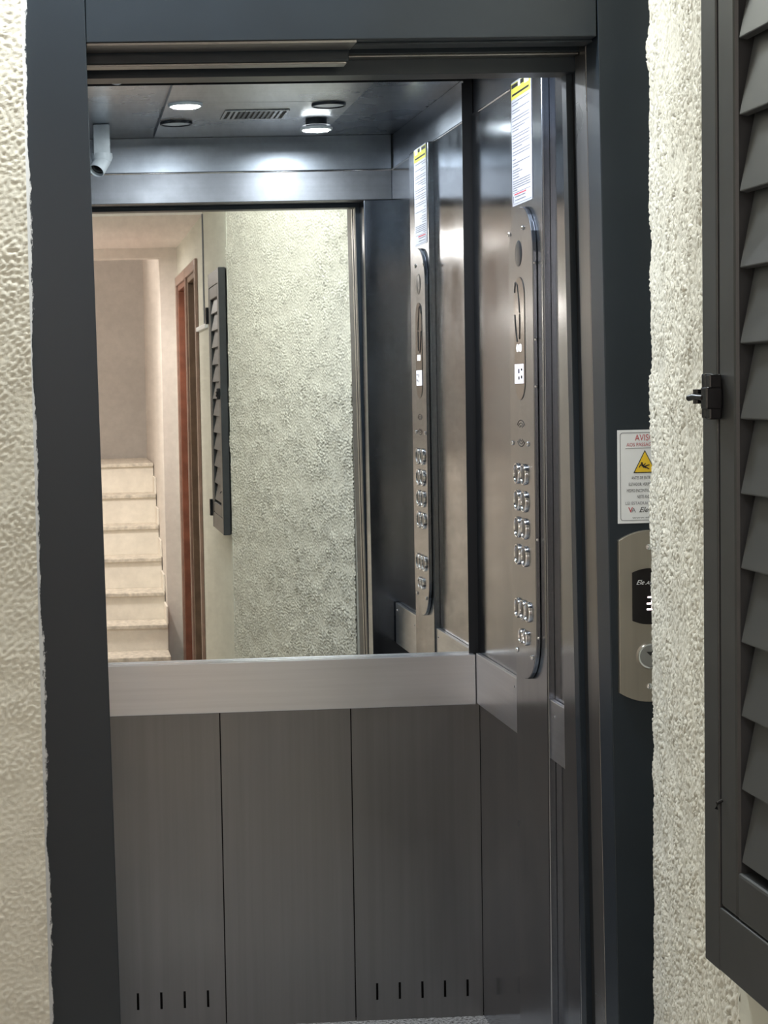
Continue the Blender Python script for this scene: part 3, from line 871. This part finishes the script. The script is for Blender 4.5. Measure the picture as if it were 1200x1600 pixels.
# latch
la = MB()
la.box(SX0 - 0.010, SX0, 1.757, 1.767, 1.556, 1.599)
la.box(SX0 - 0.012, SX0, 1.738, 1.7505, 1.555, 1.598)
la.box(SX0 - 0.016, SX0, 1.736, 1.752, 1.565, 1.586)
la = la.build('latch', M_LATCH, sh, 0.0015)
MB().tube([(SX0 - 0.014, 1.748, 1.576), (SX0 - 0.014, 1.775, 1.577), (SX0 - 0.014, 1.790, 1.5755)], 0.0032, 10).build('lever', M_LATCH, la, smooth=True)
MB().tube([(SX0 - 0.012, 1.772, 1.570), (SX0 - 0.012, 1.772, 1.584)], 0.0042, 10).build('pin', M_LATCH, la, smooth=True)
# small hook and hole
MB().tube([(SX0, 1.742, 1.186), (SX0 - 0.005, 1.741, 1.184), (SX0 - 0.006, 1.741, 1.178)], 0.0018, 8).build('hook', M_LATCH, sh, smooth=True)
# hinges on the hidden edge
for z in (1.91, 1.10):
    MB().box(SX0 - 0.012, SX1, SY0 - 0.035, SY0 - 0.001, z - 0.04, z + 0.03).build('hinge', M_LATCH, sh, 0.002)

# ------------------------------------------------------------------ landing lamp, and unseen lamps added for corridor and stairs
def ceiling_lamp(x, y, r, zc, mat, power, col, label):
    t = thing('ceiling_lamp', (x, y, zc), label, 'lamp')
    MB().lathe((x, y, zc), (0, 0, -1), [(0.0, 0.0), (r, 0.0), (r, 0.02), (r * 0.9, 0.025)], 32).build('base', M_WHITE, t, smooth=True)
    MB().lathe((x, y, zc), (0, 0, -1), [(r * 0.9, 0.024), (r * 0.8, 0.035), (0.0, 0.04)], 32).build('diffuser', mat, t, smooth=True)
    ld = bpy.data.lights.new('lamp_light', 'AREA')
    ld.shape = 'DISK'; ld.size = 2 * r; ld.energy = power; ld.color = col
    lo = bpy.data.objects.new('lamp_light', ld); COL.objects.link(lo)
    lo.parent = t; lo.location = (0, 0, -0.045)
ceiling_lamp(0.14, 2.93, 0.09, ZLAN, M_LANDLAMP, LANDING_W, (0.91, 0.98, 0.98), 'round white ceiling lamp on the landing in front of the elevator')
ceiling_lamp(-0.15, -1.85, 0.10, 3.3, M_ADDEDLAMP, WELL_W, (1.0, 0.92, 0.86), 'unseen warm ceiling lamp added to light the stairwell')  # added out of view to brighten the back wall of the stairs
ceiling_lamp(-0.12, -0.72, 0.10, ZCOR, M_ADDEDLAMP, HALL_W, (1.0, 0.94, 0.90), 'unseen warm ceiling lamp added to light the steps from the corridor')  # added out of view to brighten the risers
# unseen wall lamp added to brighten the corridor and its ceiling
wlp = thing('added_wall_lamp', (-0.80, -0.55, 1.95), 'unseen globe wall lamp added to light the corridor', 'lamp')
MB().lathe((-0.80, -0.55, 1.95), (1, 0, 0), [(0.0, 0.0), (0.05, 0.0), (0.05, 0.012), (0.02, 0.02), (0.02, 0.05), (0.0, 0.05)], 24).build('base', M_WHITE, wlp, smooth=True)
MB().lathe((-0.745, -0.55, 1.95), (1, 0, 0), [(0.0, -0.005)] + [(0.05 * sin(a), 0.045 - 0.05 * cos(a)) for a in [pi * k / 12 for k in range(1, 12)]] + [(0.0, 0.095)], 24).build('globe', M_ADDEDLAMP, wlp, smooth=True)
ld = bpy.data.lights.new('lamp_light', 'POINT')
ld.energy = STAIR_W; ld.color = (1.0, 0.93, 0.88); ld.shadow_soft_size = 0.05
lo = bpy.data.objects.new('lamp_light', ld); COL.objects.link(lo)
lo.parent = wlp; lo.location = (0.17, 0, 0)
